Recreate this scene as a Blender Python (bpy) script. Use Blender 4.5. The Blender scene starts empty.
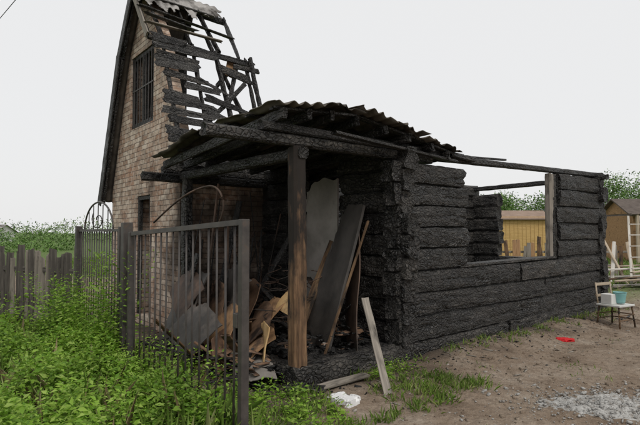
import bpy, math, random
import numpy as np
from mathutils import Vector, Matrix, noise
random.seed(7); rng=np.random.default_rng(7)
sc=bpy.context.scene
sc.view_settings.view_transform='Standard'; sc.view_settings.look='None'; sc.view_settings.exposure=0

# ---------------------------------------------------------------- frame of the building (a = along wall, q = across, z = up)
CX,SX=0.7730,0.6344
M=Matrix(((CX,-SX,0,-0.23),(SX,CX,0,5.26),(0,0,1,0),(0,0,0,1)))
def W(a,q,z=0): return M@Vector((a,q,z))
def toL(x,y):
    dx,dy=x+0.23,y-5.26
    return dx*CX+dy*SX, -dx*SX+dy*CX

# ---------------------------------------------------------------- materials
def newmat(name,rough=0.8,spec=0.3):
    m=bpy.data.materials.new(name); m.use_nodes=True
    nt=m.node_tree; b=nt.nodes['Principled BSDF']
    b.inputs['Roughness'].default_value=rough
    b.inputs['Specular IOR Level'].default_value=spec
    return m,nt,b
def N(nt,t,**k):
    n=nt.nodes.new(t)
    for a,v in k.items(): setattr(n,a,v)
    return n
def coords(nt,scale=(1,1,1),kind='Object'):
    tc=N(nt,'ShaderNodeTexCoord'); mp=N(nt,'ShaderNodeMapping')
    mp.inputs['Scale'].default_value=scale
    nt.links.new(tc.outputs[kind],mp.inputs['Vector']); return mp.outputs['Vector']
def noi(nt,vec,scale,detail=4,rough=.6):
    n=N(nt,'ShaderNodeTexNoise'); n.inputs['Scale'].default_value=scale
    n.inputs['Detail'].default_value=detail; n.inputs['Roughness'].default_value=rough
    nt.links.new(vec,n.inputs['Vector']); return n.outputs['Fac']
def ramp(nt,fac,stops):
    r=N(nt,'ShaderNodeValToRGB'); e=r.color_ramp.elements
    while len(e)<len(stops): e.new(0.5)
    for i,(p,c) in enumerate(stops):
        e[i].position=p; e[i].color=(c[0],c[1],c[2],1) if hasattr(c,'__len__') else (c,c,c,1)
    nt.links.new(fac,r.inputs['Fac']); return r.outputs['Color']
def mix(nt,fac,a,b,mode='MIX'):
    n=N(nt,'ShaderNodeMix',data_type='RGBA',blend_type=mode)
    for s,v in ((0,fac),(6,a),(7,b)):
        if isinstance(v,bpy.types.NodeSocket): nt.links.new(v,n.inputs[s])
        elif s==0: n.inputs[0].default_value=v
        else: n.inputs[s].default_value=(v[0],v[1],v[2],1)
    return n.outputs[2]
def math_(nt,op,a,b=0):
    n=N(nt,'ShaderNodeMath',operation=op)
    for i,v in enumerate((a,b)):
        if isinstance(v,bpy.types.NodeSocket): nt.links.new(v,n.inputs[i])
        else: n.inputs[i].default_value=v
    return n.outputs[0]
def bump(nt,b,h,strength=.6,dist=.01):
    n=N(nt,'ShaderNodeBump'); n.inputs['Strength'].default_value=strength; n.inputs['Distance'].default_value=dist
    nt.links.new(h,n.inputs['Height']); nt.links.new(n.outputs[0],b.inputs['Normal'])

def char_mat(name,lo=.006,hi=.04,tint=(1,.91,.82),ash=.13,sc_=1.0,cr=1.0):
    """burnt timber: cross-checked char, long grain, ashy and brown patches"""
    m,nt,b=newmat(name,.55,.5)
    oi=N(nt,'ShaderNodeObjectInfo')
    v0=coords(nt)
    add=N(nt,'ShaderNodeVectorMath',operation='ADD'); nt.links.new(v0,add.inputs[0])
    cmb=N(nt,'ShaderNodeCombineXYZ'); r=math_(nt,'MULTIPLY',oi.outputs['Random'],37.0)
    for i in range(3): nt.links.new(r,cmb.inputs[i])
    nt.links.new(cmb.outputs[0],add.inputs[1]); P=add.outputs[0]
    nz=N(nt,'ShaderNodeTexNoise'); nz.inputs['Scale'].default_value=7; nz.inputs['Detail'].default_value=2; nt.links.new(P,nz.inputs['Vector'])
    vm=N(nt,'ShaderNodeVectorMath',operation='SCALE'); vm.inputs['Scale'].default_value=.09; nt.links.new(nz.outputs['Color'],vm.inputs[0])
    ad2=N(nt,'ShaderNodeVectorMath',operation='ADD'); nt.links.new(P,ad2.inputs[0]); nt.links.new(vm.outputs[0],ad2.inputs[1])
    def mapped(s):
        mp=N(nt,'ShaderNodeMapping'); mp.inputs['Scale'].default_value=tuple(x*sc_ for x in s); nt.links.new(ad2.outputs[0],mp.inputs['Vector']); return mp.outputs[0]
    vo=N(nt,'ShaderNodeTexVoronoi',feature='DISTANCE_TO_EDGE'); vo.inputs['Scale'].default_value=1; nt.links.new(mapped((15,22,22)),vo.inputs['Vector'])
    grain=noi(nt,mapped((1.6,34,34)),1.3,5,.65)
    fiss=noi(nt,mapped((.8,13,13)),1.0,2,.5)
    big=noi(nt,P,2.4,5,.7)
    crack=ramp(nt,vo.outputs['Distance'],[(0,0),(.15,1)])
    t=lambda s:(s*tint[0],s*tint[1],s*tint[2])
    c1=ramp(nt,big,[(.38,t(lo)),(.52,t((lo+hi)*.42)),(.66,t(hi))])
    c2=mix(nt,ramp(nt,grain,[(.52,0),(.72,.8)]),c1,t(ash))
    c2=mix(nt,ramp(nt,fiss,[(.33,1),(.42,0)]),c2,t(lo*.3))
    cf=math_(nt,'MULTIPLY',math_(nt,'SUBTRACT',1.0,crack),ramp(nt,big,[(.38,cr),(.65,cr*.4)]))
    c3=mix(nt,cf,c2,t(lo*.3))
    nt.links.new(c3,b.inputs['Base Color'])
    f2=ramp(nt,fiss,[(.3,0),(.45,1)])
    hgt=math_(nt,'ADD',math_(nt,'ADD',math_(nt,'MULTIPLY',crack,.8),math_(nt,'MULTIPLY',grain,.7)),f2)
    bump(nt,b,hgt,.85,.019)
    rr=N(nt,'ShaderNodeMapRange'); rr.inputs[1].default_value=.35; rr.inputs[2].default_value=.65; rr.inputs[3].default_value=.36; rr.inputs[4].default_value=.8; nt.links.new(big,rr.inputs[0]); nt.links.new(rr.outputs[0],b.inputs['Roughness'])
    return m
CHAR=char_mat('charred_log')
CHARG=char_mat('charred_grey',.009,.065,(1,.9,.79),.18)
CHARB=char_mat('charred_board',.009,.05,(1,.93,.87),.12,1.5,.5)
CHARS=char_mat('charred_siding',.016,.085,(1,.95,.9),.2,1.5,.5)
CHARK=char_mat('charred_black',.004,.022,(1,.95,.9),.05,1.3,.5)

def wood_mat(name,c0,c1,c2,scorch=0.0,zfade=None):
    m,nt,b=newmat(name,.75,.25)
    v=coords(nt,(1.5,26,26)); g=noi(nt,v,1.2,5,.6)
    big=noi(nt,coords(nt,(1,3,3)),2.3,5,.65)
    c=ramp(nt,g,[(.3,c0),(.5,c1),(.7,c2)])
    if scorch>0:
        if zfade:
            tc=N(nt,'ShaderNodeTexCoord'); s=N(nt,'ShaderNodeSeparateXYZ'); nt.links.new(tc.outputs['Object'],s.inputs[0])
            mr=N(nt,'ShaderNodeMapRange'); nt.links.new(s.outputs[0],mr.inputs[0]); mr.inputs[1].default_value=zfade[0]; mr.inputs[2].default_value=zfade[1]; mr.inputs[3].default_value=-.08; mr.inputs[4].default_value=.28
            big=math_(nt,'ADD',big,mr.outputs[0])
        k=ramp(nt,big,[(.60-scorch*.35,0),(.78-scorch*.3,.97)])
        c=mix(nt,k,c,(.018,.015,.013))
    nt.links.new(c,b.inputs['Base Color']); bump(nt,b,g,.5,.006)
    return m
SCORCH=wood_mat('scorched_wood',(.05,.03,.018),(.15,.09,.05),(.26,.165,.09),.45)
POSTW=wood_mat('post_wood',(.05,.03,.018),(.15,.088,.05),(.27,.165,.09),.40,(.3,2.1))
OLDW=wood_mat('weathered_wood',(.12,.108,.09),(.22,.195,.165),(.32,.285,.24),.15)
PLANKW=wood_mat('raw_plank',(.25,.2,.14),(.38,.31,.23),(.5,.43,.34),0)
PALEW=wood_mat('pale_plank',(.4,.37,.32),(.52,.49,.44),(.62,.59,.54),0)
DARKP=wood_mat('old_picket',(.045,.041,.036),(.09,.08,.07),(.16,.145,.125),.12)

def flat_mat(name,c0,c1,scale=4,rough=.8,spec=.3,bs=.3,bd=.004,metal=0,stains=None,st=(.55,.7)):
    m,nt,b=newmat(name,rough,spec); b.inputs['Metallic'].default_value=metal
    v=coords(nt); g=noi(nt,v,scale,6,.65)
    c=ramp(nt,g,[(.32,c0),(.68,c1)])
    if stains:
        k=ramp(nt,noi(nt,v,scale*.45,6,.68),[(st[0],0),(st[1],1)]); c=mix(nt,k,c,stains)
    nt.links.new(c,b.inputs['Base Color']); bump(nt,b,noi(nt,v,scale*8,4),bs,bd)
    return m
TAN=flat_mat('fibreboard',(.27,.15,.075),(.42,.26,.14),5,.7,.3,.3,.003,0,(.06,.037,.025),(.5,.66))
YEL=flat_mat('varnished_board',(.42,.26,.11),(.56,.39,.2),4,.6,.3,.2,.002,0,(.06,.035,.02),(.56,.7))
BRN=flat_mat('hardboard',(.13,.075,.048),(.26,.16,.1),4,.7,.3,.3,.003,0,(.03,.02,.016),(.47,.64))
METAL=flat_mat('gate_paint',(.04,.035,.033),(.08,.07,.063),9,.5,.4,.2,.002,0,(.11,.07,.045),(.58,.72))
RUST=flat_mat('rusty_sheet',(.05,.034,.026),(.14,.09,.065),3,.7,.3,.4,.004,0,(.02,.017,.015),(.46,.62))
SOOT=flat_mat('sooty_sheet',(.024,.022,.02),(.065,.057,.05),2.5,.55,.4,.4,.006,0,(.14,.115,.095),(.54,.72))
GREYS=flat_mat('grey_door_paint',(.17,.155,.138),(.30,.275,.25),2.2,.6,.35,.3,.003,0,(.05,.04,.034),(.48,.68))
SLATE=flat_mat('sooty_slate',(.08,.07,.058),(.19,.168,.14),2.2,.85,.2,.5,.004,0,(.03,.026,.022),(.44,.62))
SLATEL=flat_mat('slate_sheet',(.24,.23,.22),(.42,.40,.38),3,.85,.2,.5,.004,0,(.045,.04,.035),(.46,.6))
WHITE=flat_mat('plaster_chunk',(.6,.6,.6),(.8,.8,.79),9,.85,.2,.5,.006)
RED=flat_mat('red_cloth',(.4,.012,.02),(.6,.03,.03),9,.8,.2,.5,.006)
YWALL=wood_mat('yellow_wall',(.38,.235,.085),(.5,.33,.13),(.56,.39,.17),0)
TWALL=wood_mat('tan_wall',(.22,.12,.06),(.34,.2,.1),(.42,.27,.15),0.1)
ROOFB=flat_mat('brown_roof',(.2,.14,.105),(.3,.22,.17),3)
ROOFD=flat_mat('dark_roof',(.07,.055,.045),(.13,.105,.09),3)
TEAL=flat_mat('teal_plastic',(.16,.36,.36),(.22,.44,.42),9,.4,.5,.05)
GRAVEL=flat_mat('lime_rubble',(.40,.39,.37),(.64,.63,.6),30,.9,.1,.8,.02,0,(.26,.22,.18),(.5,.65))
WALLW=flat_mat('white_wall',(.5,.5,.48),(.65,.65,.62),3)

def brick_mat(name,swap):
    m,nt,b=newmat(name,.9,.15)
    tc=N(nt,'ShaderNodeTexCoord'); s=N(nt,'ShaderNodeSeparateXYZ'); nt.links.new(tc.outputs['Object'],s.inputs[0])
    v=tc.outputs['Object']
    wob=noi(nt,v,3,2)
    c=N(nt,'ShaderNodeCombineXYZ'); nt.links.new(s.outputs[1 if swap else 0],c.inputs[0])
    nt.links.new(math_(nt,'ADD',s.outputs[2],math_(nt,'MULTIPLY',wob,.02)),c.inputs[1])
    br=N(nt,'ShaderNodeTexBrick'); br.inputs['Scale'].default_value=1
    br.inputs['Brick Width'].default_value=.25; br.inputs['Row Height'].default_value=.085
    br.inputs['Mortar Size'].default_value=.007; br.inputs['Mortar Smooth'].default_value=.4; br.inputs['Bias'].default_value=-.05
    br.inputs['Color1'].default_value=(.66,.55,.45,1); br.inputs['Color2'].default_value=(.36,.235,.165,1); br.inputs['Mortar'].default_value=(.2,.15,.12,1)
    nt.links.new(c.outputs[0],br.inputs['Vector'])
    n1=noi(nt,v,1.6,6,.7); n2=noi(nt,v,11,5,.65); n3=noi(nt,v,1.1,6,.65)
    col=mix(nt,ramp(nt,n1,[(.47,0),(.66,.65)]),br.outputs['Color'],(.35,.16,.09),'MIX')
    col=mix(nt,math_(nt,'MULTIPLY',br.outputs['Fac'],.85),col,(.15,.115,.095))
    col=mix(nt,ramp(nt,n2,[(.48,0),(.68,.65)]),col,(.7,.63,.55))
    col=mix(nt,ramp(nt,noi(nt,v,5,5,.7),[(.47,0),(.68,.7)]),col,(.12,.085,.062))
    mr=N(nt,'ShaderNodeMapRange'); nt.links.new(s.outputs[1],mr.inputs[0]); mr.inputs[1].default_value=3.8; mr.inputs[2].default_value=2.95
    mr.inputs[3].default_value=-.1; mr.inputs[4].default_value=.19
    def plume(zc,hh,gain):
        dz=math_(nt,'SUBTRACT',s.outputs[2],zc); dy=math_(nt,'SUBTRACT',s.outputs[1],4.6)
        d=math_(nt,'ADD',math_(nt,'MULTIPLY',dz,dz),math_(nt,'MULTIPLY',math_(nt,'MULTIPLY',dy,dy),1.2))
        p=N(nt,'ShaderNodeMapRange'); nt.links.new(d,p.inputs[0]); p.inputs[1].default_value=0; p.inputs[2].default_value=hh; p.inputs[3].default_value=gain; p.inputs[4].default_value=0
        return p.outputs[0]
    k=math_(nt,'ADD',math_(nt,'ADD',n3,mr.outputs[0]),math_(nt,'ADD',plume(5.1,.9,.26),plume(2.3,.7,.2)))
    col=mix(nt,ramp(nt,k,[(.50,0),(.72,.9)]),col,(.04,.03,.024))
    nt.links.new(col,b.inputs['Base Color'])
    h=math_(nt,'ADD',math_(nt,'MULTIPLY',br.outputs['Fac'],-1.0),math_(nt,'MULTIPLY',n2,.9)); bump(nt,b,h,.8,.014)
    return m
BRICKG=brick_mat('silicate_brick',True); BRICKS=brick_mat('silicate_brick_side',False)

def leaf_mat(name,cols,trans=.35,dark=.45):
    m,nt,b=newmat(name,.5,.3)
    g=N(nt,'ShaderNodeNewGeometry')
    c=ramp(nt,g.outputs['Random Per Island'],[(i/(len(cols)-1),x) for i,x in enumerate(cols)])
    v=coords(nt); n=noi(nt,v,1.1,3); c=mix(nt,ramp(nt,n,[(.35,dark),(.6,0)]),c,(.045,.10,.018))
    nt.links.new(c,b.inputs['Base Color'])
    if trans:
        t=N(nt,'ShaderNodeBsdfTranslucent'); nt.links.new(c,t.inputs['Color'])
        ms=N(nt,'ShaderNodeMixShader'); ms.inputs[0].default_value=trans
        nt.links.new(b.outputs[0],ms.inputs[1]); nt.links.new(t.outputs[0],ms.inputs[2])
        nt.links.new(ms.outputs[0],nt.nodes['Material Output'].inputs['Surface'])
    return m
WEED=leaf_mat('weed_leaf',[(.13,.27,.022),(.21,.38,.035),(.30,.48,.06),(.40,.54,.12)],.38,.5)
GRASS=leaf_mat('grass_blade',[(.14,.25,.035),(.22,.35,.06),(.31,.42,.1),(.4,.4,.18)],.25)
STRAW=leaf_mat('dry_stalk',[(.2,.14,.07),(.33,.26,.14),(.42,.35,.2)],0,0)
TREEL=leaf_mat('tree_leaf',[(.07,.15,.03),(.12,.22,.045),(.17,.28,.07)],0,.3)
FARL=leaf_mat('hazed_distant_leaf',[(.12,.19,.07),(.17,.25,.09),(.21,.29,.12)],0,.2)  # greens lightened, distance haze is put into the leaf colour
BARK=flat_mat('bark',(.05,.04,.03),(.12,.1,.08),8)

# ---------------------------------------------------------------- mesh helpers
def link(ob,parent=None,frame=False):
    sc.collection.objects.link(ob)
    if parent: ob.parent=parent
    return ob
def empty(name,frame=True):
    e=bpy.data.objects.new(name,None); sc.collection.objects.link(e); e.empty_display_size=.3
    if frame: e.matrix_world=M.copy()
    return e
def mesh(name,vs,fs,mat,parent=None,smooth=False,frame=False):
    me=bpy.data.meshes.new(name); me.from_pydata([tuple(v) for v in vs],[],fs); me.update()
    ob=bpy.data.objects.new(name,me); me.materials.append(mat)
    if smooth: me.shade_smooth()
    link(ob,parent)
    if frame and not parent: ob.matrix_world=M.copy()
    return ob
def npmesh(name,V,F,mat,parent=None):
    me=bpy.data.meshes.new(name); nf,k=F.shape
    me.vertices.add(len(V)); me.vertices.foreach_set('co',V.astype(np.float32).ravel())
    me.loops.add(nf*k); me.loops.foreach_set('vertex_index',F.astype(np.int32).ravel())
    me.polygons.add(nf); me.polygons.foreach_set('loop_start',np.arange(0,nf*k,k,dtype=np.int32))
    me.update(calc_edges=True); me.materials.append(mat)
    ob=bpy.data.objects.new(name,me); return link(ob,parent)

def beam(name,A,B,w,h,mat,parent=None,seg=.06,n=16,p=8,amp=.010,ends=.02,roll=0,taper=1.0,notch=.005,frame=False):
    """rough-hewn timber from A to B, w across, h vertical, worn and uneven"""
    A=Vector(A);B=Vector(B); d=B-A; L=d.length; x=d.normalized()
    up=Vector((0,0,1)) if abs(x.z)<.95 else Vector((0,1,0))
    y=up.cross(x).normalized(); z=x.cross(y).normalized()
    R=Matrix((x,y,z)).transposed().to_4x4()@Matrix.Rotation(roll,4,'X')
    ns=max(2,int(L/seg)); sd=random.random()*100
    vs=[];fs=[]
    for i in range(ns+1):
        t=i/ns; X=t*L; k=1+(taper-1)*t
        for j in range(n):
            th=2*math.pi*(j+.5)/n; c,s=math.cos(th),math.sin(th)
            r=(abs(c)**p+abs(s)**p)**(-1/p)
            yy=c*r*w/2*k; zz=s*r*h/2*k
            nn=noise.noise(Vector((X*1.3+sd,yy*4,zz*4)))*amp*1.5+noise.noise(Vector((X*6+sd,yy*16,zz*16)))*amp
            nn+=-abs(noise.noise(Vector((X*14+sd,yy*3+7,zz*3))))*notch*2
            yy+=c*r*nn; zz+=s*r*nn*.7
            xx=X
            if i==0: xx+=ends*(noise.noise(Vector((sd,yy*14,zz*14))))*1.6+ends*.3
            if i==ns: xx+=ends*(noise.noise(Vector((sd+9,yy*14,zz*14))))*1.6-ends*.3
            vs.append((xx,yy,zz))
    for i in range(ns):
        for j in range(n):
            a=i*n+j;b=i*n+(j+1)%n; fs.append((a,b,b+n,a+n))
    for i,s in ((0,1),(ns,-1)):
        base=i*n; ring=[vs[base+j] for j in range(n)]
        cx=sum(v[0] for v in ring)/n; vi=len(vs)
        for j in range(n):
            v=ring[j]; vs.append((cx+s*.012+random.uniform(-.5,.5)*ends*.4,v[1]*.55,v[2]*.55))
        vs.append((cx+s*.02,0,0)); ce=len(vs)-1
        for j in range(n):
            k=(j+1)%n
            q=(base+j,vi+j,vi+k,base+k); t3=(vi+j,ce,vi+k)
            if s<0: q=q[::-1]; t3=t3[::-1]
            fs.append(q); fs.append(t3)
    ob=mesh(name,vs,fs,mat,parent)
    T=Matrix.Translation(A)@R
    if parent: ob.matrix_local=T
    else: ob.matrix_world=(M@T if frame else T)
    return ob
def board(name,A,B,w,h,mat,parent=None,**k):
    kk=dict(seg=.12,n=12,p=12,amp=.003,ends=.015,notch=.001); kk.update(k)
    return beam(name,A,B,w,h,mat,parent,**kk)
def tube(name,pts,r,mat,parent=None,n=8,frame=False,taper=1):
    pts=[Vector(p) for p in pts]; vs=[];fs=[]
    for i,p in enumerate(pts):
        d=(pts[min(i+1,len(pts)-1)]-pts[max(i-1,0)]).normalized()
        up=Vector((0,0,1)) if abs(d.z)<.9 else Vector((0,1,0))
        y=up.cross(d).normalized(); z=d.cross(y)
        rr=r*(1+(taper-1)*i/max(1,len(pts)-1))
        for j in range(n):
            th=2*math.pi*j/n; vs.append(p+y*math.cos(th)*rr+z*math.sin(th)*rr)
    for i in range(len(pts)-1):
        for j in range(n):
            a=i*n+j;b=i*n+(j+1)%n; fs.append((a,b,b+n,a+n))
    fs.append(tuple(range(n))[::-1]); fs.append(tuple(range((len(pts)-1)*n,len(pts)*n)))
    return mesh(name,vs,fs,mat,parent,True,frame)
def surf(name,f,nu,nv,mat,parent=None,th=.008,hole=None,frame=False,smooth=True):
    vs=[f(i/nu,j/nv) for i in range(nu+1) for j in range(nv+1)]
    fs=[]
    for i in range(nu):
        for j in range(nv):
            if hole and hole((i+.5)/nu,(j+.5)/nv): continue
            a=i*(nv+1)+j; fs.append((a,a+nv+1,a+nv+2,a+1))
    ob=mesh(name,vs,fs,mat,parent,smooth,frame)
    if th:
        s=ob.modifiers.new('thick','SOLIDIFY'); s.thickness=th; s.offset=0
    return ob
def panel(name,c,ux,uy,mat,parent=None,th=.015,warp=.02,frame=False,bend=0):
    c=Vector(c);ux=Vector(ux);uy=Vector(uy);n=ux.cross(uy).normalized(); sd=random.random()*50
    def f(u,v):
        e=.02*noise.noise(Vector((u*5+sd,v*5,3)))
        k=max(0,u+v-1.55)*.35*(1+noise.noise(Vector((u*9+sd,v*9,1))))
        return c+ux*(u+e-k)+uy*(v+e-k)+n*(warp*noise.noise(Vector((u*1.6+sd,v*1.6,0)))*2+bend*max(0,v-.55)**2*4)
    return surf(name,f,18,18,mat,parent,th,None,frame,False)
def box(name,lo,hi,mat,parent=None,frame=False,bev=.0):
    x0,y0,z0=lo;x1,y1,z1=hi
    vs=[(x0,y0,z0),(x1,y0,z0),(x1,y1,z0),(x0,y1,z0),(x0,y0,z1),(x1,y0,z1),(x1,y1,z1),(x0,y1,z1)]
    fs=[(0,3,2,1),(4,5,6,7),(0,1,5,4),(1,2,6,5),(2,3,7,6),(3,0,4,7)]
    ob=mesh(name,vs,fs,mat,parent,False,frame)
    if bev:
        b=ob.modifiers.new('b','BEVEL'); b.width=bev; b.segments=2
    return ob
def leaves(P,D,S,wid=.45,fold=.25):
    n=len(P); r=rng.normal(size=(n,3)); r[:,2]*=.35
    side=np.cross(D,np.array([0,0,1.])+r*.6); side/=np.linalg.norm(side,axis=1)[:,None]+1e-9
    up=np.cross(side,D)
    S=S[:,None]
    V=np.empty((n,4,3)); V[:,0]=P; mid=P+D*S*.45
    V[:,1]=mid+side*S*wid*.5+up*S*fold*.3; V[:,2]=P+D*S-up*S*.12; V[:,3]=mid-side*S*wid*.5+up*S*fold*.3
    i=np.arange(n)*4
    F=np.concatenate([np.stack([i,i+1,i+2],1),np.stack([i,i+2,i+3],1)])
    return V.reshape(-1,3),F
def chips(name,P,smin,smax,mat,parent=None,flat=.4,elong=1.0):
    n=len(P); base=np.array([[-1,-1,-1],[1,-1,-1],[1,1,-1],[-1,1,-1],[-1,-1,1],[1,-1,1],[1,1,1],[-1,1,1]])*.5
    V=[];F=[]
    fb=np.array([[0,3,2,1],[4,5,6,7],[0,1,5,4],[1,2,6,5],[2,3,7,6],[3,0,4,7]])
    for k in range(n):
        s=random.uniform(smin,smax)
        if random.random()<.75: s=smin+(s-smin)*.35
        sh=np.array([s*random.uniform(.7,1.3)*elong,s*random.uniform(.5,1),s*flat*random.uniform(.5,1.2)])
        b=base*(1+rng.uniform(-.3,.3,size=(8,1)))*sh
        a=random.random()*6.28; t=random.uniform(-.4,.4)
        R=np.array([[math.cos(a),-math.sin(a),0],[math.sin(a),math.cos(a),0],[0,0,1]])@np.array([[math.cos(t),0,math.sin(t)],[0,1,0],[-math.sin(t),0,math.cos(t)]])
        V.append(b@R.T+np.array(P[k])); F.append(fb+8*k)
    return npmesh(name,np.concatenate(V),np.concatenate(F),mat,parent)

# ---------------------------------------------------------------- ground
def sstep(x,a,b):
    t=min(1,max(0,(x-a)/(b-a))); return t*t*(3-2*t)
def gz(x,y):
    a,q=toL(x,y)
    z=.05*noise.noise(Vector((x*.5,y*.5,0)))+.03*noise.noise(Vector((x*2.1,y*2.1,4)))
    z+=.018*noise.noise(Vector((x*6,y*6,9)))
    z+=.10*sstep(-q,1.0,.15)*sstep(a,1.0,3.0)*sstep(a,9,7.8)*sstep(q,.4,-.05)
    z+=-.05*math.exp(-((q+2.6+.3*math.sin(a*.6))/.3)**2)*sstep(a,-3,2)
    return z
def gmask(x,y):
    a,q=toL(x,y); n=noise.noise(Vector((x*.8,y*.8,2)))*.6+noise.noise(Vector((x*3,y*3,5)))*.3
    m=sstep(-1.3-a+n*.25,0,.35)*sstep(q,-1.2,-.5)
    m=max(m,sstep(y+n*3,16,20)*.9)
    m=max(m,sstep(a+n,8.3,10)*sstep(q,-.5,1.5)*.8)
    m=max(m,.8*sstep(n,.18,.4)*sstep(q,-2.2,-.5)*sstep(a,1.6,.2))
    m=max(m,sstep(-q+n*2,5.5,8)*.7*sstep(a,2,6))
    return m
def axis(lo,hi,mid0,mid1,st):
    xs=list(np.arange(mid0,mid1+1e-6,st)); s=st
    x=mid1
    while x<hi: s*=1.18; x+=s; xs.append(min(x,hi))
    x=mid0; s=st
    while x>lo: s*=1.18; x-=s; xs.insert(0,max(x,lo))
    return xs
xs=axis(-400,400,-7,9,.06); ys=axis(-60,600,1.5,13,.06)
vs=[(x,y,gz(x,y)) for x in xs for y in ys]; ny=len(ys)
fs=[(i*ny+j,(i+1)*ny+j,(i+1)*ny+j+1,i*ny+j+1) for i in range(len(xs)-1) for j in range(ny-1)]
gm,nt,b=newmat('soil',.9,.15)
v=coords(nt); n1=noi(nt,v,1.3,7,.68); n2=noi(nt,v,14,5,.7); n3=noi(nt,v,60,3,.7)
soil=ramp(nt,n1,[(.32,(.15,.108,.076)),(.46,(.24,.182,.133)),(.56,(.295,.235,.18)),(.68,(.37,.31,.25))])
soil=mix(nt,ramp(nt,n2,[(.35,.55),(.58,0)]),soil,(.11,.078,.055))
soil=mix(nt,ramp(nt,n3,[(.56,0),(.72,.55)]),soil,(.45,.4,.33))
at=N(nt,'ShaderNodeAttribute',attribute_name='gmask')
grn=ramp(nt,n2,[(.3,(.05,.08,.02)),(.55,(.10,.17,.04)),(.75,(.17,.23,.08))])
sm=N(nt,'ShaderNodeAttribute',attribute_name='soot')
soil=mix(nt,sm.outputs['Fac'],soil,(.05,.04,.032))
col=mix(nt,at.outputs['Fac'],soil,grn)
nt.links.new(col,b.inputs['Base Color'])
h=math_(nt,'ADD',math_(nt,'MULTIPLY',n2,1.3),math_(nt,'MULTIPLY',n3,.5))
bump(nt,b,h,.9,.03)
g=mesh('ground',vs,fs,gm,None,True)
def sootm(x,y):
    a,q=toL(x,y); n=noise.noise(Vector((x*1.7,y*1.7,7)))+.6*noise.noise(Vector((x*5,y*5,7)))
    d=max(-a-.2,a-7.9,-q-.0,q-6)
    return .85*sstep(d+n*.45,.75,-.15)
at1=g.data.attributes.new('gmask','FLOAT','POINT'); at1.data.foreach_set('value',[gmask(p[0],p[1]) for p in vs])
at2=g.data.attributes.new('soot','FLOAT','POINT'); at2.data.foreach_set('value',[sootm(p[0],p[1]) for p in vs])

# ---------------------------------------------------------------- log cabin (burnt)
cab=empty('burnt_log_cabin')
Lx0,Lx1,WQ=1.58,7.40,2.93
def mt(): return random.choice([CHAR,CHAR,CHARG])
TH=.22
LG=dict(amp=.014,notch=.010,seg=.05,n=20,p=7)
beam('base_log',(-.12,0,.10),(3.9,0,.12),.24,.24,CHARG,cab,**LG)
beam('base_log_2',(3.95,0,.12),(Lx1+.15,0,.16),.24,.24,CHARG,cab,**LG)
rows=[(.22,.52),(.52,.82),(.82,1.11)]
splits=[3.7,5.1,4.3]
for i,(z0,z1) in enumerate(rows):
    zc=(z0+z1)/2
    s=splits[i]; e=Lx0-random.uniform(.14,.22)
    beam(f'wall_log_{i}a',(e,0,zc),(s,0,zc+.01),TH+random.uniform(-.02,.03),z1-z0-.004,mt(),cab,**LG)
    beam(f'wall_log_{i}b',(s+.015,random.uniform(-.02,.02),zc+.01),(Lx1+.15,0,zc+.03),TH,z1-z0-.008,mt(),cab,**LG)
for i in range(5):
    z=1.11+.275*i+.1375
    beam(f'corner_log_{i}',(Lx0-random.uniform(.1,.26),random.uniform(-.02,.02),z),(2.89+random.uniform(-.07,.05),0,z+.005),TH+random.uniform(-.03,.03),.272,mt(),cab,ends=.04,**LG)
for i in range(5):
    z=1.16+.298*i+.149
    beam(f'far_corner_log_{i}',(5.62+random.uniform(-.06,.08),0,z),(Lx1+random.uniform(.08,.22),random.uniform(-.015,.015),z),TH,.295,mt(),cab,ends=.03,**LG)
box('dark_core_lower',(Lx0-.05,-.06,.12),(Lx1+.05,.06,1.1),CHARK,cab)  # dark cores added inside the walls so no light passes between logs
box('dark_core_corner',(Lx0-.04,-.055,1.1),(2.82,.055,2.46),CHARK,cab)
box('dark_core_far',(5.68,-.055,1.1),(Lx1+.02,.055,2.6),CHARK,cab)
beam('window_jamb',(5.5,0,1.14),(5.5,0,2.62),.15,.11,OLDW,cab,amp=.006,p=10)
beam('window_jamb_char',(5.57,0,1.14),(5.57,0,2.62),.19,.12,CHARG,cab,amp=.01)
beam('window_sill',(2.7,0,1.13),(5.5,0,1.16),.2,.05,CHARG,cab,amp=.008)
for i in range(9):
    z=.22+.272*i+.0
    if z>2.5: break
    beam(f'front_log_{i}',(Lx0,-random.uniform(.12,.26),z+.136-.02),(Lx0,1.02+random.uniform(-.03,.03),z+.136),TH,.27,mt(),cab,ends=.04,**LG)
    beam(f'front_log_b{i}',(Lx0,1.95,z+.136),(Lx0,WQ+.1,z+.136),TH,.27,CHAR,cab,amp=.012)
box('dark_core_front',(Lx0-.055,-.05,.2),(Lx0+.055,.97,2.46),CHARK,cab)  # added dark core, closes the gaps of the front logs
for i in range(9):
    z=.2+.285*i
    if i<3: beam(f'back_log_{i}',(Lx1,-.18,z+.14),(Lx1,WQ+.2,z+.14),TH,.285,CHAR,cab,amp=.012)
    else:
        beam(f'back_log_{i}',(Lx1,-random.uniform(.12,.22),z+.14),(Lx1,.42,z+.14),TH,.285,CHAR,cab,amp=.012)
        if z<2.4: beam(f'back_log_b{i}',(Lx1,2.08+random.uniform(-.04,.04),z+.14),(Lx1,WQ+.2,z+.14),TH,.285,CHARG,cab,amp=.012)
box('dark_core_back',(Lx1-.05,2.15,.2),(Lx1+.05,WQ,2.45),CHARK,cab)  # added dark core filling the back wall stub, keeps its gaps dark
beam('back_plate',(Lx1,-.25,2.68),(Lx1,WQ+.2,2.62),.13,.1,CHAR,cab,amp=.006)
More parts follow.
